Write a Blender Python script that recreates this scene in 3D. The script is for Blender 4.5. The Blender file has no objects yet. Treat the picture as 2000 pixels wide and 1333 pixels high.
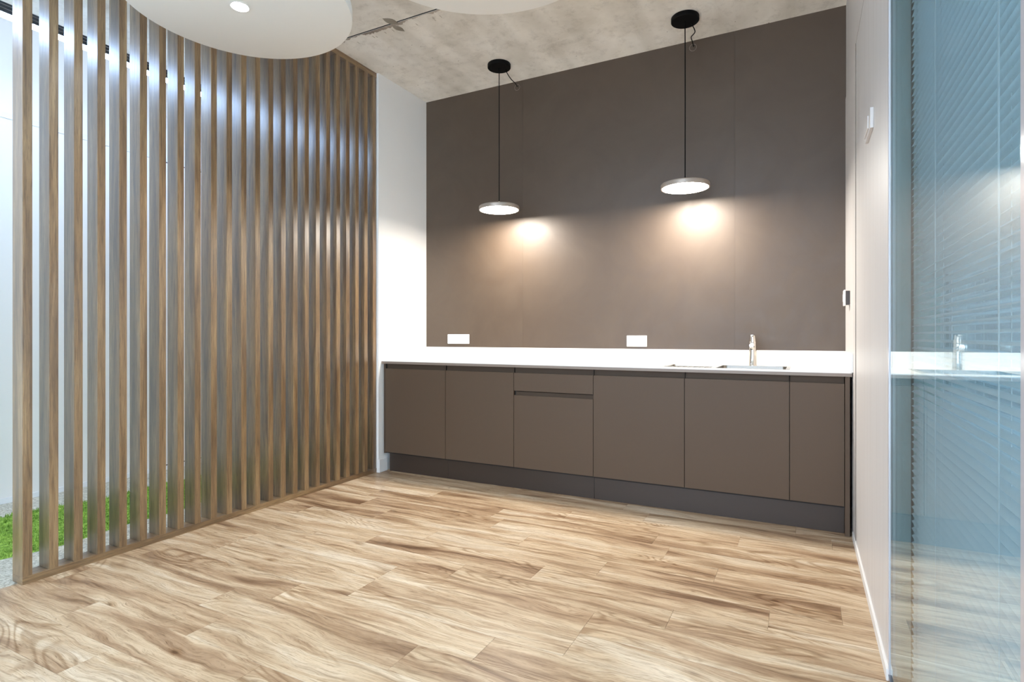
import bpy, bmesh, math, random
from mathutils import Vector, Matrix

random.seed(7)
scene = bpy.context.scene
COL = scene.collection

# ------------------------------------------------------------------ camera
F_PX, YAW = 1102.75, 0.4768
cam_d = bpy.data.cameras.new('camera')
cam_d.sensor_width = 36.0
cam_d.lens = 36.0 * F_PX / 2000.0
cam_d.shift_y = (657.11 - 666.5) / 2000.0
cam_d.clip_start = 0.02
cam = bpy.data.objects.new('camera', cam_d)
cam.location = (3.0377, -4.1909, 1.0983)
cam.rotation_euler = (math.pi / 2, 0, YAW)
COL.objects.link(cam)
scene.camera = cam

# ------------------------------------------------------------------ world and exposure
world = bpy.data.worlds.new('world')
scene.world = world
world.use_nodes = True
bg = world.node_tree.nodes['Background']
bg.inputs[0].default_value = (0.66, 0.81, 1.0, 1)
bg.inputs[1].default_value = 3.1
vs = scene.view_settings
vs.view_transform = 'Standard'
vs.look = 'None'
vs.gamma = 1.0
vs.use_curve_mapping = False
vs.exposure = 1.04

# light strengths of the lamps the place has
PENDANT_E = 73.0      # radiance of the two pendant diffusers
RAFT_SPOT_W = 24.0    # downlights in the round ceiling rafts
LINE_E = 33.0         # corridor light line

# ------------------------------------------------------------------ dimensions
W, H = 3.279, 3.218
COUNTER, DEPTH = 0.90, 0.615
GX = 3.283            # face of the glass partition
CWX = -1.634          # corridor wall
YR = -6.6             # how far the place is built behind the camera

# ------------------------------------------------------------------ materials
MAT = {}
def new_mat(name):
    m = bpy.data.materials.new(name)
    m.use_nodes = True
    nt = m.node_tree
    MAT[name] = m
    return m, nt, nt.nodes['Principled BSDF']

def N(nt, typ, **kw):
    n = nt.nodes.new(typ)
    for k, v in kw.items():
        if k.startswith('_'):
            n.inputs[k[1:].replace('_', ' ')].default_value = v
        else:
            setattr(n, k, v)
    return n

def srgb(r, g, b):
    f = lambda c: (c / 255) / 12.92 if c / 255 <= 0.04045 else ((c / 255 + 0.055) / 1.055) ** 2.4
    return (f(r), f(g), f(b), 1)

def ramp(nt, stops):
    n = nt.nodes.new('ShaderNodeValToRGB')
    el = n.color_ramp.elements
    while len(el) < len(stops):
        el.new(0.5)
    for e, (p, c) in zip(el, stops):
        e.position = p
        e.color = c
    return n

def simple(name, col, rough=0.5, metal=0.0, spec=0.5, bump=0.0, bscale=300):
    m, nt, p = new_mat(name)
    p.inputs['Base Color'].default_value = col
    p.inputs['Roughness'].default_value = rough
    p.inputs['Metallic'].default_value = metal
    p.inputs['Specular IOR Level'].default_value = spec
    if bump:
        tc = N(nt, 'ShaderNodeTexCoord')
        no = N(nt, 'ShaderNodeTexNoise', _Scale=bscale, _Detail=3.0)
        bp = N(nt, 'ShaderNodeBump', _Strength=bump, _Distance=0.002)
        nt.links.new(tc.outputs['Object'], no.inputs['Vector'])
        nt.links.new(no.outputs['Fac'], bp.inputs['Height'])
        nt.links.new(bp.outputs['Normal'], p.inputs['Normal'])
    return m

def emission(name, col, strength):
    m = bpy.data.materials.new(name)
    m.use_nodes = True
    nt = m.node_tree
    nt.nodes.clear()
    e = N(nt, 'ShaderNodeEmission')
    e.inputs[0].default_value = col
    e.inputs[1].default_value = strength
    o = N(nt, 'ShaderNodeOutputMaterial')
    nt.links.new(e.outputs[0], o.inputs[0])
    MAT[name] = m
    return m

def mix_col(nt, fac, a, b, blend='MIX'):
    n = nt.nodes.new('ShaderNodeMix')
    n.data_type = 'RGBA'
    n.blend_type = blend
    for sock, v in ((n.inputs[0], fac), (n.inputs[6], a), (n.inputs[7], b)):
        if hasattr(v, 'is_linked'):
            nt.links.new(v, sock)
        else:
            sock.default_value = v
    return n.outputs[2]

def math_n(nt, op, a, b=0.0):
    n = nt.nodes.new('ShaderNodeMath')
    n.operation = op
    for i, v in enumerate((a, b)):
        if hasattr(v, 'is_linked'):
            nt.links.new(v, n.inputs[i])
        else:
            n.inputs[i].default_value = v
    return n.outputs[0]

def rand_coords(nt, scale):
    """object coordinates, shifted by a random amount per object, then stretched"""
    tc = N(nt, 'ShaderNodeTexCoord')
    oi = N(nt, 'ShaderNodeObjectInfo')
    mul = N(nt, 'ShaderNodeVectorMath', operation='SCALE')
    cmb = N(nt, 'ShaderNodeCombineXYZ', _X=37.0, _Y=19.0, _Z=53.0)
    nt.links.new(cmb.outputs[0], mul.inputs[0])
    nt.links.new(oi.outputs['Random'], mul.inputs['Scale'])
    add = N(nt, 'ShaderNodeVectorMath', operation='ADD')
    nt.links.new(tc.outputs['Object'], add.inputs[0])
    nt.links.new(mul.outputs[0], add.inputs[1])
    def stretched(s):
        v = N(nt, 'ShaderNodeVectorMath', operation='MULTIPLY')
        v.inputs[1].default_value = s
        nt.links.new(add.outputs[0], v.inputs[0])
        return v.outputs[0]
    return stretched, oi.outputs['Random']

def noise(nt, vec, scale=1.0, detail=4.0, rough=0.55, dist=0.0):
    n = N(nt, 'ShaderNodeTexNoise', _Scale=scale, _Detail=detail, _Roughness=rough, _Distortion=dist)
    nt.links.new(vec, n.inputs['Vector'])
    return n.outputs['Fac']

def wood_floor():
    m, nt, p = new_mat('floor_wood')
    st0, rnd = rand_coords(nt, 1)
    # the grain wanders: shift the across-plank coordinate by a slow noise
    plain = st0((1, 1, 1))
    warp = math_n(nt, 'SUBTRACT', noise(nt, st0((1.5, 4.5, 1)), 1.0, 3.0, 0.55), 0.5)
    cv = N(nt, 'ShaderNodeCombineXYZ')
    nt.links.new(math_n(nt, 'MULTIPLY', warp, 0.16), cv.inputs['Y'])
    wv = N(nt, 'ShaderNodeVectorMath', operation='ADD')
    nt.links.new(plain, wv.inputs[0])
    nt.links.new(cv.outputs[0], wv.inputs[1])
    def st(sc):
        v = N(nt, 'ShaderNodeVectorMath', operation='MULTIPLY')
        v.inputs[1].default_value = sc
        nt.links.new(wv.outputs[0], v.inputs[0])
        return v.outputs[0]
    broad = noise(nt, st((0.9, 9.0, 1)), 1.0, 3.0, 0.6, 0.5)
    streak = noise(nt, st((2.2, 38.0, 1)), 1.0, 5.0, 0.68, 0.5)
    fine = noise(nt, st((9.0, 230.0, 1)), 1.0, 4.0, 0.75, 0.2)
    base = ramp(nt, [(0.30, srgb(132, 103, 78)), (0.43, srgb(179, 151, 121)), (0.54, srgb(204, 181, 151)), (0.70, srgb(219, 203, 180))])
    nt.links.new(broad, base.inputs[0])
    c = base.outputs[0]
    # cathedral figure: contour lines of a slow field, in patches
    field = noise(nt, st0((1.0, 5.5, 1)), 1.0, 2.0, 0.45, 0.6)
    rings = math_n(nt, 'SINE', math_n(nt, 'MULTIPLY', field, 120.0))
    r2 = ramp(nt, [(0.0, (0.66, 0.58, 0.50, 1)), (0.40, (0.95, 0.94, 0.92, 1)), (1.0, (1.04, 1.04, 1.04, 1))])
    nt.links.new(math_n(nt, 'ADD', math_n(nt, 'MULTIPLY', rings, 0.5), 0.5), r2.inputs[0])
    fig = ramp(nt, [(0.50, (0, 0, 0, 1)), (0.60, (0.9, 0.9, 0.9, 1))])
    nt.links.new(noise(nt, st0((1.3, 4.2, 1)), 1.0, 2.0, 0.5, 0.4), fig.inputs[0])
    c = mix_col(nt, fig.outputs[0], c, mix_col(nt, 1.0, c, r2.outputs[0], 'MULTIPLY'))
    r3 = ramp(nt, [(0.30, (0.42, 0.35, 0.29, 1)), (0.43, (0.80, 0.75, 0.70, 1)), (0.55, (1.03, 1.03, 1.03, 1))])
    nt.links.new(streak, r3.inputs[0])
    c = mix_col(nt, 0.8, c, r3.outputs[0], 'MULTIPLY')
    r4 = ramp(nt, [(0.34, (0.60, 0.54, 0.48, 1)), (0.50, (1, 1, 1, 1)), (0.70, (1.06, 1.06, 1.06, 1))])
    nt.links.new(fine, r4.inputs[0])
    c = mix_col(nt, 0.85, c, r4.outputs[0], 'MULTIPLY')
    pore = ramp(nt, [(0.28, (0.45, 0.38, 0.31, 1)), (0.40, (1, 1, 1, 1))])
    nt.links.new(noise(nt, st((26.0, 420.0, 1)), 1.0, 2.0, 0.6), pore.inputs[0])
    c = mix_col(nt, 0.8, c, pore.outputs[0], 'MULTIPLY')
    # knots
    vo = N(nt, 'ShaderNodeTexVoronoi', _Scale=1.0, _Randomness=1.0)
    nt.links.new(st((2.6, 7.5, 1)), vo.inputs['Vector'])
    r5 = ramp(nt, [(0.03, (0.34, 0.26, 0.19, 1)), (0.07, (0.72, 0.64, 0.56, 1)), (0.17, (1, 1, 1, 1))])
    nt.links.new(vo.outputs['Distance'], r5.inputs[0])
    km = ramp(nt, [(0.46, (0, 0, 0, 1)), (0.54, (1, 1, 1, 1))])
    nt.links.new(noise(nt, st0((1.7, 3.0, 1)), 1.0, 1.0), km.inputs[0])
    c = mix_col(nt, km.outputs[0], c, mix_col(nt, 1.0, c, r5.outputs[0], 'MULTIPLY'))
    hv = N(nt, 'ShaderNodeHueSaturation')
    nt.links.new(math_n(nt, 'ADD', math_n(nt, 'MULTIPLY', rnd, 0.06), 0.95), hv.inputs['Value'])
    nt.links.new(c, hv.inputs['Color'])
    nt.links.new(hv.outputs[0], p.inputs['Base Color'])
    p.inputs['Roughness'].default_value = 0.36
    p.inputs['Specular IOR Level'].default_value = 0.35
    bp = N(nt, 'ShaderNodeBump', _Strength=0.12, _Distance=0.001)
    nt.links.new(fine, bp.inputs['Height'])
    nt.links.new(bp.outputs[0], p.inputs['Normal'])

def wood_slat(name, long_axis):
    m, nt, p = new_mat(name)
    st, rnd = rand_coords(nt, 1)
    def sv(lng, crs):
        v = [crs, crs, crs]
        v[long_axis] = lng
        return tuple(v)
    broad = noise(nt, st(sv(1.6, 22)), 1.0, 3.0, 0.6, 0.6)
    fine = noise(nt, st(sv(14, 330)), 1.0, 3.0, 0.7, 0.3)
    mid = noise(nt, st(sv(5, 120)), 1.0, 3.0, 0.6, 0.6)
    base = ramp(nt, [(0.30, srgb(98, 73, 48)), (0.50, srgb(132, 103, 70)), (0.70, srgb(158, 128, 90))])
    nt.links.new(broad, base.inputs[0])
    r3 = ramp(nt, [(0.34, (0.50, 0.46, 0.42, 1)), (0.50, (1, 1, 1, 1))])
    nt.links.new(fine, r3.inputs[0])
    c = mix_col(nt, 0.8, base.outputs[0], r3.outputs[0], 'MULTIPLY')
    r4 = ramp(nt, [(0.36, (0.55, 0.50, 0.46, 1)), (0.52, (1, 1, 1, 1))])
    nt.links.new(mid, r4.inputs[0])
    c = mix_col(nt, 0.7, c, r4.outputs[0], 'MULTIPLY')
    nt.links.new(c, p.inputs['Base Color'])
    p.inputs['Roughness'].default_value = 0.34
    p.inputs['Specular IOR Level'].default_value = 0.6
    p.inputs['Coat Weight'].default_value = 0.55
    p.inputs['Coat Roughness'].default_value = 0.34
    p.inputs['Coat IOR'].default_value = 1.7
    bp = N(nt, 'ShaderNodeBump', _Strength=0.35, _Distance=0.001)
    nt.links.new(fine, bp.inputs['Height'])
    nt.links.new(bp.outputs[0], p.inputs['Normal'])

def concrete(name, base, dark, light):
    m, nt, p = new_mat(name)
    tc = N(nt, 'ShaderNodeTexCoord')
    v = tc.outputs['Object']
    big = noise(nt, v, 1.7, 5.0, 0.6, 0.4)
    r = ramp(nt, [(0.32, dark), (0.5, base), (0.68, light)])
    nt.links.new(big, r.inputs[0])
    st = N(nt, 'ShaderNodeVectorMath', operation='MULTIPLY')
    st.inputs[1].default_value = (7.0, 0.35, 1)
    nt.links.new(v, st.inputs[0])
    band = ramp(nt, [(0.40, (0.80, 0.79, 0.77, 1)), (0.52, (1, 1, 1, 1)), (0.66, (1.06, 1.06, 1.05, 1))])
    nt.links.new(noise(nt, st.outputs[0], 0.6, 2.0, 0.4), band.inputs[0])
    c = mix_col(nt, 0.6, r.outputs[0], band.outputs[0], 'MULTIPLY')
    med = ramp(nt, [(0.35, (0.82, 0.81, 0.80, 1)), (0.5, (1, 1, 1, 1))])
    nt.links.new(noise(nt, v, 13.0, 6.0, 0.75, 0.2), med.inputs[0])
    c = mix_col(nt, 0.8, c, med.outputs[0], 'MULTIPLY')
    vo = N(nt, 'ShaderNodeTexVoronoi', _Scale=16.0, _Randomness=1.0)
    nt.links.new(v, vo.inputs['Vector'])
    pit = ramp(nt, [(0.03, (0.30, 0.26, 0.22, 1)), (0.085, (1, 1, 1, 1))])
    nt.links.new(vo.outputs['Distance'], pit.inputs[0])
    pm = ramp(nt, [(0.54, (0, 0, 0, 1)), (0.62, (1, 1, 1, 1))])
    nt.links.new(noise(nt, v, 5.0, 2.0), pm.inputs[0])
    c = mix_col(nt, pm.outputs[0], c, mix_col(nt, 1.0, c, pit.outputs[0], 'MULTIPLY'))
    nt.links.new(c, p.inputs['Base Color'])
    p.inputs['Roughness'].default_value = 0.8
    p.inputs['Specular IOR Level'].default_value = 0.2
    bp = N(nt, 'ShaderNodeBump', _Strength=0.25, _Distance=0.004)
    nt.links.new(noise(nt, v, 40.0, 5.0, 0.7), bp.inputs['Height'])
    nt.links.new(bp.outputs[0], p.inputs['Normal'])

def dark_paint():
    m, nt, p = new_mat('dark_paint')
    tc = N(nt, 'ShaderNodeTexCoord')
    v = tc.outputs['Object']
    c = ramp(nt, [(0.3, srgb(80, 65, 52)), (0.7, srgb(87, 72, 58))])
    nt.links.new(noise(nt, v, 2.2, 4.0, 0.6, 1.5), c.inputs[0])
    nt.links.new(c.outputs[0], p.inputs['Base Color'])
    r = ramp(nt, [(0.3, (0.40, 0.40, 0.40, 1)), (0.7, (0.52, 0.52, 0.52, 1))])
    nt.links.new(noise(nt, v, 3.0, 5.0, 0.65, 2.5), r.inputs[0])
    nt.links.new(r.outputs[0], p.inputs['Roughness'])
    p.inputs['Specular IOR Level'].default_value = 0.55
    bp = N(nt, 'ShaderNodeBump', _Strength=0.06, _Distance=0.001)
    nt.links.new(noise(nt, v, 260.0, 2.0), bp.inputs['Height'])
    nt.links.new(bp.outputs[0], p.inputs['Normal'])

def white_grain():
    m, nt, p = new_mat('white_panel')
    tc = N(nt, 'ShaderNodeTexCoord')
    st = N(nt, 'ShaderNodeVectorMath', operation='MULTIPLY')
    st.inputs[1].default_value = (30, 30, 1.4)
    nt.links.new(tc.outputs['Object'], st.inputs[0])
    c = ramp(nt, [(0.3, srgb(210, 205, 201)), (0.65, srgb(216, 212, 209))])
    nt.links.new(noise(nt, st.outputs[0], 1.0, 4.0, 0.6, 0.5), c.inputs[0])
    nt.links.new(c.outputs[0], p.inputs['Base Color'])
    p.inputs['Roughness'].default_value = 0.42

def glass(name, tint, ior=1.5):
    m = bpy.data.materials.new(name)
    m.use_nodes = True
    nt = m.node_tree
    nt.nodes.clear()
    geo = N(nt, 'ShaderNodeNewGeometry')
    mp = N(nt, 'ShaderNodeMapRange')
    mp.inputs[3].default_value = ior
    mp.inputs[4].default_value = 1.0 / ior
    nt.links.new(geo.outputs['Backfacing'], mp.inputs[0])
    fr = N(nt, 'ShaderNodeFresnel')
    nt.links.new(mp.outputs[0], fr.inputs['IOR'])
    tr = N(nt, 'ShaderNodeBsdfTransparent')
    tr.inputs[0].default_value = tint
    gl = N(nt, 'ShaderNodeBsdfGlossy')
    gl.inputs['Color'].default_value = (0.94, 0.98, 0.98, 1)
    gl.inputs['Roughness'].default_value = 0.0
    mx = N(nt, 'ShaderNodeMixShader')
    o = N(nt, 'ShaderNodeOutputMaterial')
    nt.links.new(fr.outputs[0], mx.inputs[0])
    nt.links.new(tr.outputs[0], mx.inputs[1])
    nt.links.new(gl.outputs[0], mx.inputs[2])
    nt.links.new(mx.outputs[0], o.inputs[0])
    MAT[name] = m

def carpet(name, a, b, scale):
    m, nt, p = new_mat(name)
    tc = N(nt, 'ShaderNodeTexCoord')
    c = ramp(nt, [(0.35, a), (0.62, b)])
    f = noise(nt, tc.outputs['Object'], scale, 4.0, 0.8)
    nt.links.new(f, c.inputs[0])
    nt.links.new(c.outputs[0], p.inputs['Base Color'])
    p.inputs['Roughness'].default_value = 0.95
    p.inputs['Specular IOR Level'].default_value = 0.1
    bp = N(nt, 'ShaderNodeBump', _Strength=0.8, _Distance=0.006)
    nt.links.new(f, bp.inputs['Height'])
    nt.links.new(bp.outputs[0], p.inputs['Normal'])

wood_floor()
wood_slat('slat_wood', 2)
wood_slat('rail_wood', 1)
concrete('concrete', srgb(231, 225, 216), srgb(212, 205, 194), srgb(240, 236, 229))
concrete('concrete_patch', srgb(150, 142, 130), srgb(132, 125, 114), srgb(160, 152, 140))
concrete('concrete_residue', srgb(176, 164, 152), srgb(120, 110, 100), srgb(196, 186, 174))
dark_paint()
white_grain()
glass('pane_glass', (0.905, 0.96, 0.973, 1))
carpet('carpet_grey', srgb(158, 150, 132), srgb(224, 217, 200), 70)
carpet('carpet_green', srgb(74, 112, 34), srgb(170, 200, 92), 45)
simple('white_wall', srgb(240, 237, 233), 0.6, bump=0.05)
simple('corridor_white', srgb(236, 230, 222), 0.5)
simple('edge_shade_grey', srgb(128, 117, 108), 0.5)
simple('gap_shade_brown', srgb(112, 100, 92), 0.6)
simple('frame_white', srgb(196, 190, 192), 0.10, spec=0.6)
simple('edge_taupe', srgb(142, 127, 115), 0.4)
simple('white_paint', srgb(232, 230, 227), 0.4)
simple('white_plastic', srgb(240, 238, 234), 0.3)
simple('stone_white', srgb(238, 235, 230), 0.28, bump=0.02)
simple('cabinet', srgb(91, 74, 59), 0.5, spec=0.3, bump=0.08, bscale=500)
simple('cabinet_channel', srgb(78, 64, 52), 0.55, spec=0.2)
simple('plinth', srgb(60, 48, 40), 0.4)
simple('carcass', srgb(30, 27, 25), 0.7)
simple('dark_gap', srgb(36, 33, 30), 0.8)
simple('black_metal', (0.003, 0.003, 0.003, 1), 0.6, spec=0.15)
simple('black_cable', (0.003, 0.003, 0.003, 1), 0.7, spec=0.15)
simple('lamp_taupe', srgb(168, 154, 141), 0.35, metal=0.3)
simple('brass', srgb(236, 214, 180), 0.4, metal=0.3)
simple('chrome', srgb(214, 206, 196), 0.14, metal=1.0)
simple('steel', srgb(166, 160, 151), 0.24, metal=1.0)
simple('aluminium', srgb(150, 150, 154), 0.16, metal=0.9)
simple('aluminium_grey', srgb(172, 188, 184), 0.14, spec=0.7)
simple('blind_slat', srgb(214, 224, 228), 0.30)
simple('blind_cord', srgb(214, 222, 224), 0.7)
simple('raft_white', srgb(236, 233, 228), 0.65)
simple('socket_dark', srgb(60, 52, 46), 0.6)
simple('track_dark', srgb(56, 60, 66), 0.4)
simple('office_wall', srgb(206, 216, 224), 0.7)
emission('pendant_glow', (1.0, 0.94, 0.85, 1), PENDANT_E)
emission('spot_glow', (1.0, 0.96, 0.90, 1), 90.0)
emission('line_glow', (0.46, 0.66, 1.0, 1), LINE_E)

# ------------------------------------------------------------------ mesh helpers
def add_box(bm, lo, hi, bev=0.0):
    lo, hi = Vector(lo), Vector(hi)
    vs_ = [bm.verts.new((x, y, z)) for z in (lo.z, hi.z) for y in (lo.y, hi.y) for x in (lo.x, hi.x)]
    fs = [(0, 2, 3, 1), (4, 5, 7, 6), (0, 1, 5, 4), (2, 6, 7, 3), (0, 4, 6, 2), (1, 3, 7, 5)]
    faces = [bm.faces.new([vs_[i] for i in f]) for f in fs]
    if bev:
        es = list({e for f in faces for e in f.edges})
        bmesh.ops.bevel(bm, geom=es, offset=bev, segments=2, affect='EDGES', profile=0.6)
    return bm

def add_lathe(bm, prof, seg=48, cx=0, cy=0, cap=True):
    rings = []
    for r, z in prof:
        rings.append([bm.verts.new((cx + r * math.cos(2 * math.pi * i / seg), cy + r * math.sin(2 * math.pi * i / seg), z)) for i in range(seg)])
    for a, b in zip(rings, rings[1:]):
        for i in range(seg):
            j = (i + 1) % seg
            bm.faces.new((a[i], a[j], b[j], b[i]))
    if cap:
        bm.faces.new(rings[0][::-1])
        bm.faces.new(rings[-1])
    return bm

def add_tube(bm, pts, r, seg=10, smooth=6):
    pts = [Vector(p) for p in pts]
    if len(pts) > 2 and smooth:                      # Catmull-Rom
        out = []
        P = [pts[0]] + pts + [pts[-1]]
        for i in range(1, len(P) - 2):
            for k in range(smooth):
                t = k / smooth
                a, b, c, d = P[i - 1], P[i], P[i + 1], P[i + 2]
                out.append(0.5 * ((2 * b) + (c - a) * t + (2 * a - 5 * b + 4 * c - d) * t * t + (3 * b - a - 3 * c + d) * t ** 3))
        out.append(pts[-1])
        pts = out
    rings = []
    for i, p in enumerate(pts):
        d = (pts[min(i + 1, len(pts) - 1)] - pts[max(i - 1, 0)]).normalized()
        u = d.orthogonal().normalized() if i == 0 else (u - u.dot(d) * d).normalized()
        w = d.cross(u)
        rr = r[i] if isinstance(r, (list, tuple)) else r
        rings.append([bm.verts.new(p + rr * (math.cos(2 * math.pi * k / seg) * u + math.sin(2 * math.pi * k / seg) * w)) for k in range(seg)])
    for a, b in zip(rings, rings[1:]):
        for k in range(seg):
            j = (k + 1) % seg
            bm.faces.new((a[k], a[j], b[j], b[k]))
    bm.faces.new(rings[0][::-1])
    bm.faces.new(rings[-1])
    return bm

def add_sheet_with_holes(bm, xs, ys, z0, z1, holes):
    """slab over the grid xs x ys leaving out the cells named in holes"""
    nx, ny = len(xs), len(ys)
    vt = {}
    def v(i, j, z):
        if (i, j, z) not in vt:
            vt[(i, j, z)] = bm.verts.new((xs[i], ys[j], z))
        return vt[(i, j, z)]
    solid = lambda i, j: 0 <= i < nx - 1 and 0 <= j < ny - 1 and (i, j) not in holes
    for i in range(nx - 1):
        for j in range(ny - 1):
            if not solid(i, j):
                continue
            bm.faces.new((v(i, j, z1), v(i + 1, j, z1), v(i + 1, j + 1, z1), v(i, j + 1, z1)))
            bm.faces.new((v(i, j, z0), v(i, j + 1, z0), v(i + 1, j + 1, z0), v(i + 1, j, z0)))
            if not solid(i, j - 1): bm.faces.new((v(i, j, z0), v(i + 1, j, z0), v(i + 1, j, z1), v(i, j, z1)))
            if not solid(i, j + 1): bm.faces.new((v(i + 1, j + 1, z0), v(i, j + 1, z0), v(i, j + 1, z1), v(i + 1, j + 1, z1)))
            if not solid(i - 1, j): bm.faces.new((v(i, j + 1, z0), v(i, j, z0), v(i, j, z1), v(i, j + 1, z1)))
            if not solid(i + 1, j): bm.faces.new((v(i + 1, j, z0), v(i + 1, j + 1, z0), v(i + 1, j + 1, z1), v(i + 1, j, z1)))
    return bm

def add_tray(bm, x0, x1, y0, y1, z_top, depth, rad, taper, floor_drop=0.0, seg=6):
    """open basin with rounded corners, walls and a bottom (two-sided sheet)"""
    def loop(ins, z, rr):
        out = []
        for cx_, cy_, a0 in ((x1 - ins - rr, y1 - ins - rr, 0), (x0 + ins + rr, y1 - ins - rr, 90), (x0 + ins + rr, y0 + ins + rr, 180), (x1 - ins - rr, y0 + ins + rr, 270)):
            for k in range(seg + 1):
                a = math.radians(a0 + 90 * k / seg)
                out.append(bm.verts.new((cx_ + rr * math.cos(a), cy_ + rr * math.sin(a), z)))
        return out
    L = [loop(0, z_top, rad), loop(taper * 0.3, z_top - depth * 0.75, rad), loop(taper + 0.012, z_top - depth, rad)]
    for a, b in zip(L, L[1:]):
        for i in range(len(a)):
            j = (i + 1) % len(a)
            bm.faces.new((a[j], a[i], b[i], b[j]))
    bm.faces.new(L[-1])
    return bm

def obj(name, bm, mat, parent=None, loc=(0, 0, 0), smooth=False, bevel=0.0):
    me = bpy.data.meshes.new(name)
    bmesh.ops.recalc_face_normals(bm, faces=bm.faces)
    if smooth:
        for f in bm.faces:
            f.smooth = True
        for e in bm.edges:
            if len(e.link_faces) == 2 and e.calc_face_angle(0) > math.radians(38):
                e.smooth = False
    bm.to_mesh(me)
    bm.free()
    me.materials.append(MAT[mat])
    return obj_from(name, me, parent, loc)

def obj_from(name, me, parent=None, loc=(0, 0, 0)):
    o = bpy.data.objects.new(name, me)
    COL.objects.link(o)
    o.location = loc
    if parent:
        o.parent = parent
    return o

def tag(o, label=None, cat=None, group=None, kind=None):
    if label: o['label'] = label
    if cat: o['category'] = cat
    if group: o['group'] = group
    if kind: o['kind'] = kind
    return o

def thing(name, loc, label, cat, group=None, kind=None):
    o = bpy.data.objects.new(name, None)
    o.empty_display_size = 0.1
    COL.objects.link(o)
    o.location = loc
    return tag(o, label, cat, group, kind)

def box_obj(name, lo, hi, mat, parent=None, bev=0.0):
    """box whose origin is its own centre; lo/hi in the parent's frame"""
    c = [(a + b) / 2 for a, b in zip(lo, hi)]
    bm = bmesh.new()
    add_box(bm, [a - k for a, k in zip(lo, c)], [b - k for b, k in zip(hi, c)], bev)
    return obj(name, bm, mat, parent, c)

def struct(name, lo, hi, mat, bev=0.0, label=None):
    o = box_obj(name, lo, hi, mat, None, bev)
    o['kind'] = 'structure'
    if label: o['label'] = label
    return o

def part_of(root, name, lo, hi, mat, bev=0.0):
    """part given in world coordinates under a root that is not rotated"""
    r = root.location
    return box_obj(name, [a - b for a, b in zip(lo, r)], [a - b for a, b in zip(hi, r)], mat, root, bev)

# ================================================================== THE SETTING
# ---- floor: screed with wooden planks in rows parallel to the back wall
floor = struct('floor', (-0.065, YR, -0.10), (W + 0.02, 0.0, -0.009), 'dark_gap', label='pale oak-look plank floor of the kitchen area')
ROW, LEN = 0.17, 0.98
phase = {0: 0.88, 1: 0.45, 4: 1.06, 5: 0.343, 6: 0.34, 7: 0.615, 8: 0.958, 9: 0.23, 10: 0.72, 11: 0.46, 13: 0.77, 14: 0.23}
plank_cache = {}
y0_rows = -3.24
n_before = int((y0_rows - YR) / ROW)
for k in range(-n_before, 17):
    ya = y0_rows + ROW * k
    yb = ya + ROW
    if ya > -0.42: break
    ph = phase.get(k, random.uniform(0, LEN))
    x = ph % LEN - LEN
    while x < W:
        xa, xb = max(x, -0.063), min(x + LEN, W)
        x += LEN
        if xb - xa < 0.02: continue
        key = round(xb - xa, 4)
        if key not in plank_cache:
            bm = bmesh.new()
            hl = (xb - xa) / 2 - 0.0003
            hw = ROW / 2 - 0.0003
            add_box(bm, (-hl, -hw, -0.009), (hl, hw, 0.0))
            top = [e for e in bm.edges if all(v.co.z > -0.001 for v in e.verts)]
            bmesh.ops.bevel(bm, geom=top, offset=0.0005, segments=1, affect='EDGES')
            me = bpy.data.meshes.new('plank')
            bm.to_mesh(me); bm.free()
            me.materials.append(MAT['floor_wood'])
            plank_cache[key] = me
        fl = floor.location
        obj_from('plank', plank_cache[key], floor, ((xa + xb) / 2 - fl.x, (ya + yb) / 2 - fl.y, 0.0 - fl.z))

# ---- corridor floor
struct('floor_corridor', (CWX - 0.1, YR, -0.10), (-0.065, 0.6, -0.004), 'carpet_grey', label='grey textured carpet of the corridor behind the screen')
# ---- office floor behind the glass
struct('floor_office', (W + 0.02, YR, -0.10), (6.6, 0.6, -0.006), 'carpet_grey', label='grey carpet of the office behind the glass')

# ---- ceiling: two concrete slabs with an open joint
ceil = struct('ceiling', (CWX - 0.12, YR, H + 0.045), (6.6, 0.6, H + 0.12), 'dark_gap', label='raw board-marked concrete ceiling')
part_of(ceil, 'concrete_slab', (CWX - 0.12, -1.158, H), (6.6, 0.6, H + 0.046), 'concrete')
part_of(ceil, 'concrete_slab', (CWX - 0.12, YR, H), (6.6, -1.171, H + 0.046), 'concrete')
def leaf_patch(c, ang, ln, wd):
    bm = bmesh.new()
    top, n = [], 12
    up = [(-ln / 2 + ln * i / n, wd / 2 * math.sin(math.pi * i / n)) for i in range(n + 1)]
    dn = [(ln / 2 - ln * i / n, -wd / 2 * math.sin(math.pi * i / n)) for i in range(1, n)]
    ca, sa = math.cos(ang), math.sin(ang)
    pts = [(x * ca - y * sa, x * sa + y * ca) for x, y in up + dn]
    lo = [bm.verts.new((x, y, -0.0015)) for x, y in pts]
    hi = [bm.verts.new((x, y, 0.004)) for x, y in pts]
    bm.faces.new(lo); bm.faces.new(hi[::-1])
    for i in range(len(pts)):
        j = (i + 1) % len(pts)
        bm.faces.new((lo[i], lo[j], hi[j], hi[i]))
    p = obj('repair_patch', bm, 'concrete_patch', ceil, (c[0] - ceil.location.x, c[1] - ceil.location.y, H - ceil.location.z))
    tag(p, 'leaf-shaped darker mortar patch')
leaf_patch((0.570, -1.192), math.radians(62), 0.115, 0.062)
leaf_patch((0.560, -1.100), math.radians(72), 0.105, 0.048)
part_of(ceil, 'joint_shade', (CWX - 0.12, -1.171, H + 0.003), (6.6, -1.158, H + 0.006), 'black_metal')  # black strip stands in for the shade inside the open joint
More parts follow.
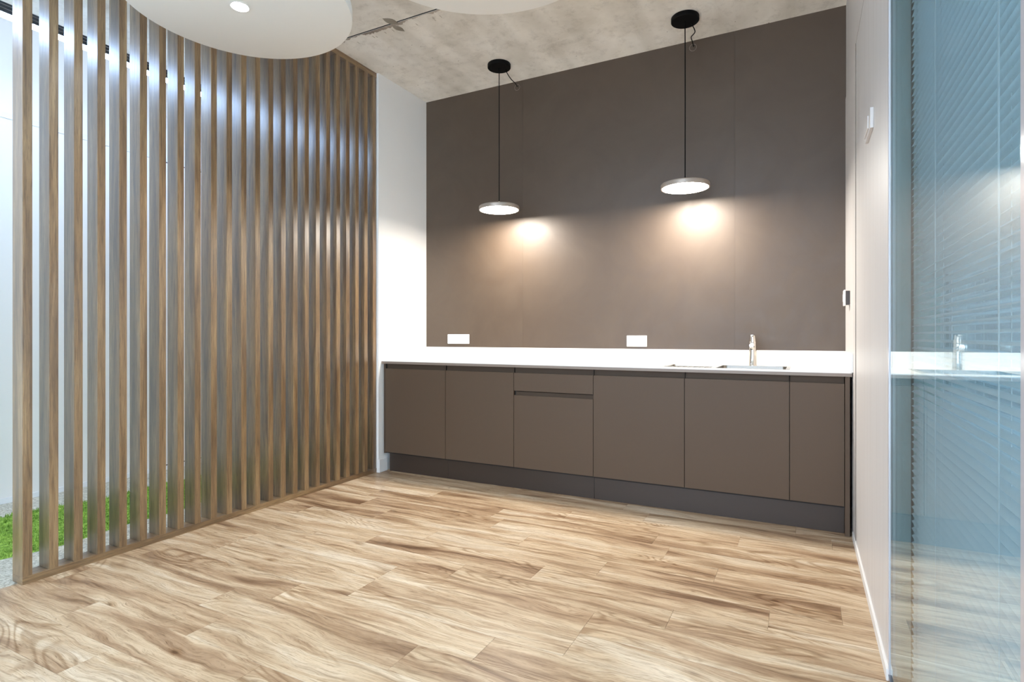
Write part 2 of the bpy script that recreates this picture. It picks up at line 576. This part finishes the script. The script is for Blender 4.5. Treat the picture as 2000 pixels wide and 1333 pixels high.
# crumbled mortar along the joint
bm = bmesh.new()
xx, wd, prev = 0.0, 0.02, None
while xx < 1.25:
    wd = min(0.034, max(0.006, wd + random.uniform(-0.008, 0.008)))
    y1 = -1.158 + wd * random.uniform(0.75, 1.0)
    cur = [bm.verts.new(p) for p in ((xx, -1.1578, H - 0.0011), (xx, y1, H - 0.0003), (xx, y1, H + 0.002), (xx, -1.1578, H + 0.002))]
    if prev:
        for a in range(4):
            b = (a + 1) % 4
            bm.faces.new((prev[a], prev[b], cur[b], cur[a]))
    else:
        bm.faces.new(cur[::-1])
    prev = cur
    xx += random.uniform(0.004, 0.011)
bm.faces.new(prev)
for k in range(9):                                   # a few loose dashes beside it
    xd, yd = random.uniform(0.1, 0.9), -1.158 + random.uniform(0.045, 0.07)
    add_box(bm, (xd, yd, H - 0.0008), (xd + 0.0035, yd + random.uniform(0.02, 0.04), H + 0.001))
o = obj('mortar_residue', bm, 'concrete_residue', ceil, (-ceil.location.x, -ceil.location.y, -ceil.location.z))
tag(o, kind='stuff')

# ---- back wall: painted boards with hairline joints
wb = struct('wall_back', (CWX - 0.12, 0.012, 0), (W + 0.12, 0.12, H + 0.02), 'dark_gap', label='dark taupe painted back wall above the worktop')
for a, b in ((-0.001, 0.9725), (0.9730, 2.6125), (2.6130, W)):
    part_of(wb, 'wall_board', (a, 0.0, 0.0), (b, 0.0125, H), 'dark_paint')
# ---- left wall stub between screen and back wall
wl = struct('wall_left', (-0.115, -0.648, 0), (-0.001, 0.0, H + 0.01), 'white_wall', label='narrow white wall between slatted screen and dark wall')
struct('baseboard_left', (-0.001, -0.648, 0.0), (0.010, -0.551, 0.105), 'white_paint', 0.002, label='white baseboard at foot of narrow white wall')
# ---- right wall: white laminate panels with shadow gaps
wr = struct('wall_right', (W + 0.010, -2.05, 0), (W + 0.13, 0.0, H + 0.01), 'dark_gap', label='white panelled wall between worktop and glass')
part_of(wr, 'shadow_strip', (W + 0.0008, -2.040, 2.6172), (W + 0.0104, -0.0005, 2.6258), 'gap_shade_brown')  # brown fill paints the shade in the gap between panels
part_of(wr, 'wall_panel', (W - 0.003, -0.772, 0.0), (W + 0.0105, 0.0, 2.617), 'white_panel')
part_of(wr, 'edge_shade_strip', (W - 0.003, -0.774, 0.0), (W + 0.008, -0.772, 2.617), 'edge_shade_grey')  # grey colour carries the shade on the proud panel's near edge
part_of(wr, 'wall_panel', (W, -2.040, 0.0), (W + 0.0105, -0.778, 2.617), 'white_panel', 0.0012)
part_of(wr, 'wall_panel', (W, -2.040, 2.626), (W + 0.0105, 0.0, H), 'white_panel', 0.0012)
struct('baseboard_right', (W - 0.008, -2.045, 0.0), (W + 0.001, -0.625, 0.038), 'white_paint', 0.0015, label='thin white baseboard under the white panels')
# ---- corridor wall with shadow-gap band and a flush door
struct('wall_corridor', (CWX - 0.12, YR, 0), (CWX, 0.012, H + 0.01), 'corridor_white', label='white corridor wall seen through the screen')
struct('trim_1', (CWX, YR, 2.535), (CWX + 0.006, 0.01, 2.573), 'white_paint', 0.001, label='slim white band high on the corridor wall')
struct('baseboard_corridor', (CWX, YR, -0.004), (CWX + 0.010, 0.01, 0.032), 'white_paint', 0.002, label='low white baseboard of the corridor wall')
dr = thing('door_1', (CWX + 0.001, -1.06, 0.036), 'flush white door in the corridor wall', None, kind='structure')
part_of(dr, 'door_gap', (CWX - 0.02, -1.452, 0.033), (CWX + 0.0015, -0.60, 2.534), 'dark_gap')
part_of(dr, 'door_leaf', (CWX - 0.02, -1.447, 0.040), (CWX + 0.004, -0.606, 2.527), 'corridor_white', 0.001)
# ---- office behind the glass
struct('wall_office', (6.5, YR, -0.006), (6.6, -0.1, 0.15), 'office_wall', label='pale sill wall of the office behind the blinds')
w3 = thing('window_added', (6.55, -3.3, 0.15), 'assumed wide office window, added to light the blinds', None, kind='structure')  # assumed window, put in so daylight reaches the blind slats
for k in range(6):
    yk = YR + (6.5 - 0.06) * k / 5
    part_of(w3, 'window_post', (6.52, yk, 0.15), (6.58, yk + 0.06, 3.05), 'aluminium_grey')
    if k < 5:
        part_of(w3, 'pane', (6.547, yk + 0.06, 0.15), (6.553, YR + (6.5 - 0.06) * (k + 1) / 5, 3.05), 'pane_glass')
struct('wall_office_head', (6.5, YR, 3.05), (6.6, -0.1, H + 0.01), 'office_wall', label='pale wall above the office window')
struct('wall_office_rear', (W + 0.13, YR - 0.1, 0), (6.6, YR, H + 0.01), 'office_wall', label='pale rear wall of the office')
struct('wall_corridor_added', (CWX - 0.12, YR - 0.1, 0), (-0.1, YR, H + 0.01), 'corridor_white', label='unseen white wall added to keep daylight out of the corridor')  # added out of view to block world light from the screen slats
struct('wall_office_end', (W + 0.13, -0.1, 0), (6.6, 0.0, H + 0.01), 'office_wall', label='pale end wall of the office behind the blinds')

# ---- glass partition
win = thing('window_1', (GX, -2.65, 0), 'glazed partition with white blinds behind the pane', None, kind='structure')
part_of(win, 'jamb', (W - 0.002, -2.052, 0.0), (GX + 0.003, -2.041, H), 'frame_white', 0.001)
part_of(win, 'inner_jamb', (GX + 0.0035, -2.060, 0.0), (W + 0.130, -2.052, H), 'aluminium_grey')
part_of(win, 'gap_shade_strip', (3.3345, -2.069, 0.028), (3.3400, -2.060, H - 0.03), 'black_metal')  # black strip painted in for the dark gap between slat ends and jamb
part_of(win, 'floor_channel', (W - 0.004, -3.2785, 0.0), (W + 0.130, -2.059, 0.028), 'aluminium')
part_of(win, 'head_channel', (W - 0.004, -3.2785, H - 0.03), (W + 0.130, -2.059, H), 'aluminium')
part_of(win, 'mullion', (W - 0.003, -3.318, 0.0), (W + 0.130, -3.279, H), 'frame_white', 0.003)
part_of(win, 'pane', (GX - 0.003, -3.2785, 0.028), (GX + 0.003, -2.0525, H - 0.03), 'pane_glass')
part_of(win, 'pane', (GX + 0.098, -3.2785, 0.028), (GX + 0.104, -2.0605, H - 0.03), 'pane_glass')
win2 = thing('window_2', (GX, -4.4, 0), 'next glazed bay of the partition beside the camera', None, kind='structure')
part_of(win2, 'floor_channel', (W - 0.004, YR, 0.0), (W + 0.130, -3.319, 0.028), 'aluminium')
part_of(win2, 'head_channel', (W - 0.004, YR, H - 0.03), (W + 0.130, -3.319, H), 'aluminium')
part_of(win2, 'pane', (GX, YR, 0.028), (GX + 0.006, -3.319, H - 0.03), 'pane_glass')

# ================================================================== THINGS
# ---- venetian blind between the panes
BX0, BX1 = 3.334, 3.365
bl = thing('venetian_blind', (3.3495, -2.66, 0.03), 'pale grey venetian blind with level slats behind the glass', 'blind')
YA, YB = -3.268, -2.075
bm = bmesh.new()
n = 6
top = []
for yy in (YA, YB):
    row = []
    for i in range(n + 1):
        t = i / n
        row.append(bm.verts.new(((t - 0.5) * 0.031, yy + 2.66, 0.0056 * (1 - (2 * t - 1) ** 2))))
    top.append(row)
bot = [[bm.verts.new((v.co.x, v.co.y, v.co.z - 0.0003)) for v in r] for r in top]
for i in range(n):
    bm.faces.new((top[0][i], top[0][i + 1], top[1][i + 1], top[1][i]))
    bm.faces.new((bot[0][i + 1], bot[0][i], bot[1][i], bot[1][i + 1]))
for r in range(2):
    for i in range(n):
        a = (top[r][i], top[r][i + 1], bot[r][i + 1], bot[r][i])
        bm.faces.new(a if r else a[::-1])
bm.faces.new((top[0][0], top[1][0], bot[1][0], bot[0][0]))
bm.faces.new((top[0][n], bot[0][n], bot[1][n], top[1][n]))
bmesh.ops.recalc_face_normals(bm, faces=bm.faces)
for f in bm.faces: f.smooth = True
for e in bm.edges:
    if len(e.link_faces) == 2 and e.calc_face_angle(0) > 0.7: e.smooth = False
sl_me = bpy.data.meshes.new('slat')
bm.to_mesh(sl_me); bm.free()
sl_me.materials.append(MAT['blind_slat'])
z = 0.062
while z < H - 0.075:
    s_ = obj_from('slat', sl_me, bl, (0, 0, z - 0.03))
    z += 0.0222
part_of(bl, 'bottom_rail', (BX0, YA, 0.030), (BX1, YB, 0.044), 'blind_slat', 0.002)
part_of(bl, 'head_rail', (BX0 - 0.003, YA, H - 0.066), (BX1 + 0.003, YB, H - 0.031), 'blind_slat', 0.002)
for yc in (-2.435, -2.957):
    for xc, r in ((BX0 - 0.0012, 0.0014), (BX1 + 0.0012, 0.0014), (3.3495, 0.0009)):
        bm = bmesh.new()
        add_tube(bm, [(xc - 3.3495, yc + 2.66, 0.012), (xc - 3.3495, yc + 2.66, H - 0.09)], r, 6, 0)
        obj('ladder_cord' if r > 0.001 else 'lift_cord', bm, 'blind_cord', bl)

# ---- slatted wooden screen
SX1, SX0 = -0.0195, -0.1115
scr = thing('slat_screen', (-0.064, -1.81, 0.0), 'tall room divider of vertical wooden slats from floor to ceiling', 'screen')
part_of(scr, 'bottom_rail', (SX0, -2.9707, 0.0), (SX1, -0.650, 0.034), 'rail_wood', 0.0012)
part_of(scr, 'top_rail', (SX0, -2.9707, H - 0.040), (SX1, -0.650, H), 'rail_wood', 0.0012)
bm = bmesh.new()
SH = H - 0.074
add_box(bm, (SX0 + 0.064, -0.018, -SH / 2), (SX1 + 0.064, 0.018, SH / 2), 0.0010)
sme = bpy.data.meshes.new('screen_slat')
bm.to_mesh(sme); bm.free()
sme.materials.append(MAT['slat_wood'])
for k in range(24):
    yc = -2.9707 + 0.018 + k * 0.09905
    obj_from('slat', sme, scr, (0, yc + 1.81, 0.034 + SH / 2))

# ---- cabinets
FY = -0.600
CAB_Z = 0.878
def cabinet(x0, x1, label, drawer=False):
    c = thing('base_cabinet', ((x0 + x1) / 2, -0.31, 0.0), label, 'cabinet', 'base cabinets under the white worktop')
    g = 0.0016
    z0 = 0.150
    bm = bmesh.new()                       # open-topped box of sides, floor, back and front rail
    hw = (x1 - x0) / 2 - 0.0005
    for lo, hi in (((-hw, -0.269, z0), (-hw + 0.016, 0.294, 0.835)), ((hw - 0.016, -0.269, z0), (hw, 0.294, 0.835)),
                   ((-hw + 0.016, -0.269, z0), (hw - 0.016, 0.294, z0 + 0.016)), ((-hw + 0.016, 0.286, z0 + 0.016), (hw - 0.016, 0.294, 0.835)),
                   ((-hw + 0.016, -0.269, 0.80), (hw - 0.016, -0.235, 0.835))):
        add_box(bm, lo, hi)
    obj('body', bm, 'carcass', c)
    part_of(c, 'handle_rail', (x0 + 0.002, FY + 0.018, 0.832), (x1 - 0.002, FY + 0.040, CAB_Z), 'cabinet_channel', 0.001)
    part_of(c, 'divider_end', (x0 + 0.0005, FY + 0.006, 0.832), (x0 + 0.0019, FY + 0.040, CAB_Z), 'carcass')
    def front(name, za, zb):
        bm = bmesh.new()
        cx_ = (x0 + x1) / 2
        add_box(bm, (x0 + g - cx_, 0, za), (x1 - g - cx_, 0.0195, zb))
        # bevelled finger edge along the top back
        es = [e for e in bm.edges if all(v.co.z > zb - 1e-5 and v.co.y > 0.019 for v in e.verts)]
        bmesh.ops.bevel(bm, geom=es, offset=0.012, segments=1, affect='EDGES')
        es = [e for e in bm.edges if all(v.co.y < 1e-5 for v in e.verts)]
        bmesh.ops.bevel(bm, geom=es, offset=0.001, segments=2, affect='EDGES')
        return obj(name, bm, 'cabinet', c, (0, FY + 0.31, 0))
    if drawer:
        front('drawer_front', 0.709, 0.837)
        front('door', 0.162, 0.678)
        part_of(c, 'drawer_handle_rail', (x0 + 0.010, FY + 0.014, 0.672), (x1 - 0.003, FY + 0.030, 0.704), 'cabinet_channel', 0.001)
    else:
        front('door', 0.162, 0.837)
    return c
XS = [0.030, 0.611, 1.197, 1.792, 2.383, 2.966, 3.238]
labels = ['taupe cabinet door at the left end beside the narrow white wall',
          'second taupe cabinet from the left, one door, left of the drawer unit',
          'taupe drawer unit with a shallow drawer above a door',
          'wide taupe cabinet directly right of the drawer unit',
          'taupe cabinet under the sink and tap',
          'narrowest taupe cabinet at the right end of the worktop']
for i in range(6):
    cabinet(XS[i], XS[i + 1], labels[i], i == 2)
ep = box_obj('end_panel', (3.2395, FY - 0.004, 0.0), (3.2625, -0.02, 0.8785), 'cabinet', None, 0.001)
tag(ep, 'upright taupe end panel reaching the floor at the right wall', 'panel')
fp = box_obj('filler_panel', (0.011, FY + 0.004, 0.150), (0.0285, -0.02, 0.8785), 'cabinet_channel', None, 0.001)
tag(fp, 'thin taupe filler strip at the left end of the cabinets', 'panel')
for a, b, lb in ((0.034, 0.604, 'short dark kickboard under the leftmost cabinet'),
                 (0.606, 1.782, 'dark kickboard under the second cabinet and drawer unit'),
                 (1.784, 3.2385, 'longest dark kickboard under the sink side cabinets')):
    o = box_obj('kickboard', (a, -0.551, 0.0), (b, -0.535, 0.1495), 'plinth', None, 0.001)
    tag(o, lb, 'kickboard', 'kickboards under the cabinets')

# ---- worktop with upstands
wt = thing('worktop', (1.64, -0.31, 0.88), 'long white stone worktop with low upstand along the wall', 'worktop')
SKX0, SKX1, SKY0, SKY1 = 2.205, 2.965, -0.535, -0.100
bm = bmesh.new()
add_sheet_with_holes(bm, [0.001, SKX0 + 0.012, SKX1 - 0.012, W - 0.0065], [-DEPTH, SKY0 + 0.012, SKY1 - 0.012, -0.002], COUNTER - 0.0215, COUNTER, {(1, 1)})
es = [e for e in bm.edges if all(abs(v.co.y + DEPTH) < 1e-5 for v in e.verts) and abs(e.verts[0].co.z - e.verts[1].co.z) < 1e-6]
bmesh.ops.bevel(bm, geom=es, offset=0.002, segments=2, affect='EDGES')
for v in bm.verts: v.co -= Vector((1.64, -0.31, 0.88))
obj('slab', bm, 'stone_white', wt)
eb = part_of(wt, 'edge_band', (0.0012, -DEPTH - 0.0008, COUNTER - 0.0235), (W - 0.0067, -DEPTH + 0.018, COUNTER - 0.0052), 'edge_taupe', 0.0005)
tag(eb, 'taupe front edge')
part_of(wt, 'upstand', (0.001, -0.013, COUNTER), (0.9990, -0.001, 1.003), 'stone_white', 0.001)
part_of(wt, 'upstand', (0.9995, -0.013, COUNTER), (W - 0.018, -0.001, 1.003), 'stone_white', 0.001)
part_of(wt, 'side_upstand', (W - 0.018, -DEPTH - 0.02, COUNTER + 0.0002), (W - 0.0032, -0.001, 1.003), 'stone_white', 0.001)

# ---- sink
sk = thing('kitchen_sink', (2.585, -0.318, COUNTER), 'inset stainless steel sink with drainer in the white worktop', 'sink')
ox, oy, oz = sk.location
bm = bmesh.new()
xs = [SKX0, SKX0 + 0.025, 2.520, 2.555, SKX1 - 0.022, SKX1]
ys = [SKY0, SKY0 + 0.022, SKY1 - 0.055, SKY1]
add_sheet_with_holes(bm, xs, ys, COUNTER + 0.0003, COUNTER + 0.0025, {(1, 1), (3, 1)})
for v in bm.verts: v.co -= sk.location
obj('rim', bm, 'steel', sk)
bm = bmesh.new()
add_tray(bm, xs[3], xs[4], ys[1], ys[2], COUNTER + 0.002, 0.165, 0.03, 0.006)
for v in bm.verts: v.co -= sk.location
bowl = obj('bowl', bm, 'steel', sk, smooth=True)
bm = bmesh.new()
add_tray(bm, xs[1], xs[2], ys[1], ys[2], COUNTER + 0.002, 0.014, 0.012, 0.006)
for i in range(7):
    xr = xs[1] + 0.04 + i * (xs[2] - xs[1] - 0.08) / 6
    add_box(bm, (xr - 0.004, ys[1] + 0.05, COUNTER - 0.0125), (xr + 0.004, ys[2] - 0.04, COUNTER - 0.0085), 0.0015)
for v in bm.verts: v.co -= sk.location
obj('drainer', bm, 'steel', sk, smooth=True)
bm = bmesh.new()
add_lathe(bm, [(0.045, -0.163), (0.045, -0.160), (0.036, -0.159), (0.030, -0.1615), (0.012, -0.1615), (0.010, -0.158), (0.004, -0.157)], 32, 2.74 - ox, -0.33 - oy)
obj('strainer', bm, 'chrome', sk, smooth=True)

# ---- mixer tap
TX, TY = 2.738, -0.128
tp = thing('mixer_tap', (TX, TY, COUNTER + 0.0025), 'chrome single-lever mixer tap standing behind the sink bowl', 'tap')
bm = bmesh.new()
add_lathe(bm, [(0.026, 0.0), (0.026, 0.004), (0.0245, 0.006), (0.0235, 0.08), (0.0225, 0.148), (0.0218, 0.152)], 40)
body = obj('body', bm, 'chrome', tp, smooth=True)
bm = bmesh.new()
add_lathe(bm, [(0.0208, 0.152), (0.0218, 0.155), (0.0205, 0.17), (0.0172, 0.192), (0.0160, 0.200), (0.0135, 0.2035), (0.004, 0.2045)], 40)
cap_ = obj('lever_cap', bm, 'chrome', tp, smooth=True)
bm = bmesh.new()
add_box(bm, (-0.009, -0.062, 0.1985), (0.009, 0.004, 0.2055), 0.0025)
lv = obj('lever', bm, 'chrome', cap_, smooth=True)
bm = bmesh.new()
add_tube(bm, [(0, -0.010, 0.120), (0, -0.06, 0.128), (0, -0.112, 0.136)], [0.0135] * 13, 20, 6)
sp = obj('spout', bm, 'chrome', tp, smooth=True)
bm = bmesh.new()
add_lathe(bm, [(0.0115, 0.108), (0.0125, 0.110), (0.0125, 0.132)], 24, 0, -0.103)
obj('aerator', bm, 'chrome', sp, smooth=True)

# ---- power outlets on the back wall
def outlet(x0, x1, z0, z1, socks, label):
    c = thing('power_outlet', ((x0 + x1) / 2, 0.0, (z0 + z1) / 2), label, 'power outlet', 'power outlets above the worktop')
    w, hh = (x1 - x0) / 2, (z1 - z0) / 2
    box_obj('plate', (-w, -0.011, -hh), (w, -0.0002, hh), 'white_plastic', c, 0.004)
    box_obj('face', (-w * 0.72, -0.0125, -hh * 0.62), (w * 0.72, -0.0105, hh * 0.62), 'white_plastic', c, 0.0008)
    for fx in socks:
        px = -w + 2 * w * fx
        for dx, dz, an in ((-0.0075, 0.007, 32), (0.0075, 0.007, -32), (0.0035, -0.009, 0)):
            bm = bmesh.new()
            add_box(bm, (-0.0013, -0.0004, -0.0042), (0.0013, 0.0016, 0.0042))
            s_ = obj('socket_slot', bm, 'socket_dark', c, (px + dx, -0.0126, dz))
            s_.rotation_euler = (0, math.radians(an), 0)
outlet(0.236, 0.457, 1.032, 1.115, (0.30, 0.48, 0.675), 'white triple power outlet near the left end of the dark wall')
outlet(1.851, 2.004, 1.020, 1.103, (0.345, 0.63), 'white double power outlet left of the sink')

# ---- wall switch at the far end of the right wall
sw = thing('light_switch', (W - 0.003, -0.355, 1.322), 'white light switch on right wall above the worktop corner', 'switch')
box_obj('shaded_box', (-0.022, -0.042, -0.040), (-0.0002, 0.042, 0.040), 'plinth', sw, 0.002)  # dark colour holds the shade on the near side of the switch
box_obj('plate', (-0.031, -0.046, -0.046), (-0.022, 0.046, 0.046), 'white_plastic', sw, 0.003)
box_obj('rocker', (-0.034, -0.016, -0.022), (-0.0305, 0.016, 0.022), 'white_plastic', sw, 0.001)
# ---- wall box high on the white panel
wbx = thing('wall_sensor', (W, -1.500, 1.948), 'small white rectangular wall box high on the white panel', 'sensor')
box_obj('plate', (-0.012, -0.105, -0.040), (-0.0002, 0.105, 0.040), 'white_panel', wbx, 0.002)
box_obj('cover', (-0.017, -0.055, -0.026), (-0.012, 0.088, 0.026), 'white_panel', wbx, 0.002)

# ---- pendant lamps
def pendant(x, y, label, cable, ring):
    zb = 2.080
    p = thing('pendant_lamp', (x, y, H), label, 'lamp', 'pendant lamps over the worktop')
    R = 0.157
    def at(prof): return [(r, z - H) for r, z in prof]
    bm = bmesh.new()
    add_lathe(bm, at([(0.088, H - 0.0002), (0.090, H - 0.003), (0.090, H - 0.027), (0.087, H - 0.030)]), 48)
    can = obj('ceiling_canopy', bm, 'black_metal', p, smooth=True)
    bm = bmesh.new()
    add_tube(bm, [(0, 0, -0.028), (0.0006, 0, -0.5), (0, 0, zb + 0.066 - H)], 0.0036, 8, 4)
    obj('suspension_cable', bm, 'black_cable', p, smooth=True)
    bm = bmesh.new()
    add_lathe(bm, at([(0.0062, zb + 0.030), (0.0062, zb + 0.066), (0.004, zb + 0.070)]), 20)
    obj('brass_stem', bm, 'brass', p, smooth=True)
    bm = bmesh.new()                      # shell: open below, with a lip
    add_lathe(bm, at([(R - 0.010, zb + 0.004), (R - 0.008, zb), (R - 0.001, zb), (R, zb + 0.002), (R, zb + 0.026), (R - 0.004, zb + 0.031), (R - 0.05, zb + 0.0325), (0.02, zb + 0.033)]), 96)
    sh = obj('shade', bm, 'lamp_taupe', p, smooth=True)
    bm = bmesh.new()
    add_lathe(bm, at([(R - 0.0095, zb + 0.0035), (R - 0.0095, zb + 0.0015), (R - 0.014, zb + 0.0008), (0.002, zb + 0.0005)][::-1]), 72)
    tag(obj('diffuser', bm, 'pendant_glow', p, smooth=True), 'glowing round white diffuser')
    bm = bmesh.new()
    add_tube(bm, [Vector(q) - Vector((x, y, H)) for q in cable], 0.0034, 8, 8)
    obj('power_lead', bm, 'black_cable', p, smooth=True)
    # ring where the lead enters the wall
    bm = bmesh.new()
    rr = [Vector((0.024 * math.cos(a), 0, 0.024 * math.sin(a))) for a in [2 * math.pi * i / 28 for i in range(29)]]
    add_tube(bm, rr, 0.0016, 6, 0)
    obj('wall_grommet', bm, 'edge_taupe', p, (ring[0] - x, -0.001 - y, ring[1] - H), smooth=True)
pendant(0.929, -0.327, 'round pendant lamp on the left, farther from the sink', [(0.968, -0.29, 3.190), (0.972, -0.28, 3.165), (0.955, -0.18, 3.160), (0.935, -0.06, 3.175), (0.925, -0.006, 3.172)], (0.922, 3.168))
pendant(2.338, -0.332, 'round pendant lamp on the right, hanging near the sink', [(2.371, -0.29, 3.190), (2.388, -0.25, 3.150), (2.350, -0.17, 3.160), (2.338, -0.06, 3.185), (2.338, -0.006, 3.172)], (2.333, 3.168))

# ---- round white ceiling rafts with a downlight
def raft(x, y, zb, R, label, watts):
    r_ = thing('ceiling_raft', (x, y, zb), label, 'ceiling raft', 'round white ceiling rafts')
    bm = bmesh.new()
    add_lathe(bm, [(0.040, 0.0), (R - 0.006, 0.0), (R - 0.0015, 0.0018), (R, 0.006), (R, 0.050), (R - 0.004, 0.055), (0.02, 0.056)], 128, cap=False)
    bmesh.ops.contextual_create(bm, geom=[])
    obj('disc', bm, 'raft_white', r_, smooth=True)
    bm = bmesh.new()
    add_lathe(bm, [(0.040, -0.0004), (0.044, -0.003), (0.038, -0.0035), (0.033, 0.006), (0.033, 0.03)], 40, cap=False)
    dl = obj('downlight_ring', bm, 'white_plastic', r_, smooth=True)
    bm = bmesh.new()
    add_lathe(bm, [(0.002, 0.004), (0.032, 0.004), (0.033, 0.008), (0.002, 0.009)], 40)
    tag(obj('downlight_lens', bm, 'spot_glow', dl, smooth=True), 'glowing downlight')
    for k in range(3):
        a = 2 * math.pi * k / 3 + 0.6
        bm = bmesh.new()
        add_tube(bm, [(R * 0.62 * math.cos(a), R * 0.62 * math.sin(a), 0.055), (R * 0.62 * math.cos(a), R * 0.62 * math.sin(a), H - zb)], 0.0012, 6, 0)
        obj('suspension_wire', bm, 'aluminium', r_)
    l = bpy.data.lights.new('raft_downlight', 'SPOT')
    l.energy = watts
    l.spot_size = math.radians(130)
    l.spot_blend = 0.8
    l.shadow_soft_size = 0.035
    l.color = (1.0, 0.95, 0.88)
    lo = bpy.data.objects.new('raft_downlight', l)
    COL.objects.link(lo)
    lo.location = (x, y, zb - 0.004)
raft(0.728, -2.454, 2.62, 0.500, 'round white ceiling raft with a bright downlight, overlapping the screen top', RAFT_SPOT_W)
raft(1.884, -2.252, 2.72, 0.598, 'round white ceiling raft cut by the top edge, right of the lit one', RAFT_SPOT_W)

# ---- corridor light line
LX, LZ = -0.90, 2.883
lt = thing('linear_light', (LX, -2.6, LZ), 'long suspended cool white light line above the corridor', 'lamp')
part_of(lt, 'profile', (LX - 0.022, -6.2, LZ + 0.003), (LX + 0.022, -0.35, LZ + 0.060), 'track_dark', 0.001)
for zz in (0.022, 0.042):
    part_of(lt, 'groove_strip', (LX + 0.0218, -6.2, LZ + zz), (LX + 0.0235, -0.35, LZ + zz + 0.005), 'aluminium')
part_of(lt, 'diffuser', (LX - 0.020, -6.2, LZ - 0.012), (LX + 0.020, -0.35, LZ + 0.003), 'line_glow')
for yy in (-5.6, -4.2, -2.8, -1.6, -0.6):
    bm = bmesh.new()
    add_tube(bm, [(0, yy + 2.6, 0.058), (0, yy + 2.6, H - LZ)], 0.001, 6, 0)
    obj('suspension_wire', bm, 'aluminium', lt)

# ---- green turf strip inlaid in the corridor carpet
def edge_far(y): return -1.22 + 0.05 * math.sin(3.1 * y + 0.5) + 0.03 * math.sin(8.3 * y)
def edge_near(y): return -0.50 + 0.05 * math.sin(2.3 * y + 1.2) + 0.02 * math.sin(9.7 * y + 2)
tf = thing('turf_strip', (-0.86, -2.4, -0.004), 'bright green turf strip with wavy edges on the corridor floor', 'carpet')
bm = bmesh.new()
ny, nx = 90, 22
gv = {}
for j in range(ny + 1):
    y = -4.6 + 4.5 * j / ny
    for i in range(nx + 1):
        t = i / nx
        x = edge_far(y) * (1 - t) + edge_near(y) * t
        zt = 0.0 if i in (0, nx) else 0.009 + random.uniform(-0.003, 0.003)
        gv[(i, j)] = bm.verts.new((x + 0.86, y + 2.4, zt))
for j in range(ny):
    for i in range(nx):
        f = bm.faces.new((gv[(i, j)], gv[(i + 1, j)], gv[(i + 1, j + 1)], gv[(i, j + 1)]))
        f.smooth = True
obj('turf_base', bm, 'carpet_green', tf)
vsx, fsx = [], []
for k in range(26000):
    y = random.uniform(-3.9, -0.8)
    t = random.random()
    x = edge_far(y) * (1 - t) + edge_near(y) * t
    a = random.uniform(0, 6.28)
    w = random.uniform(0.0018, 0.0035)
    hgt = random.uniform(0.010, 0.024)
    lean = random.uniform(0.0, 0.010)
    b = random.uniform(0, 6.28)
    n0 = len(vsx)
    X, Yv = x + 0.86, y + 2.4
    vsx += [(X - w * math.cos(a), Yv - w * math.sin(a), 0.004), (X + w * math.cos(a), Yv + w * math.sin(a), 0.004), (X + lean * math.cos(b), Yv + lean * math.sin(b), 0.004 + hgt)]
    fsx.append((n0, n0 + 1, n0 + 2))
me = bpy.data.meshes.new('turf_blades')
me.from_pydata(vsx, [], fsx)
me.materials.append(MAT['carpet_green'])
tag(obj_from('turf_blades', me, tf), kind='stuff')
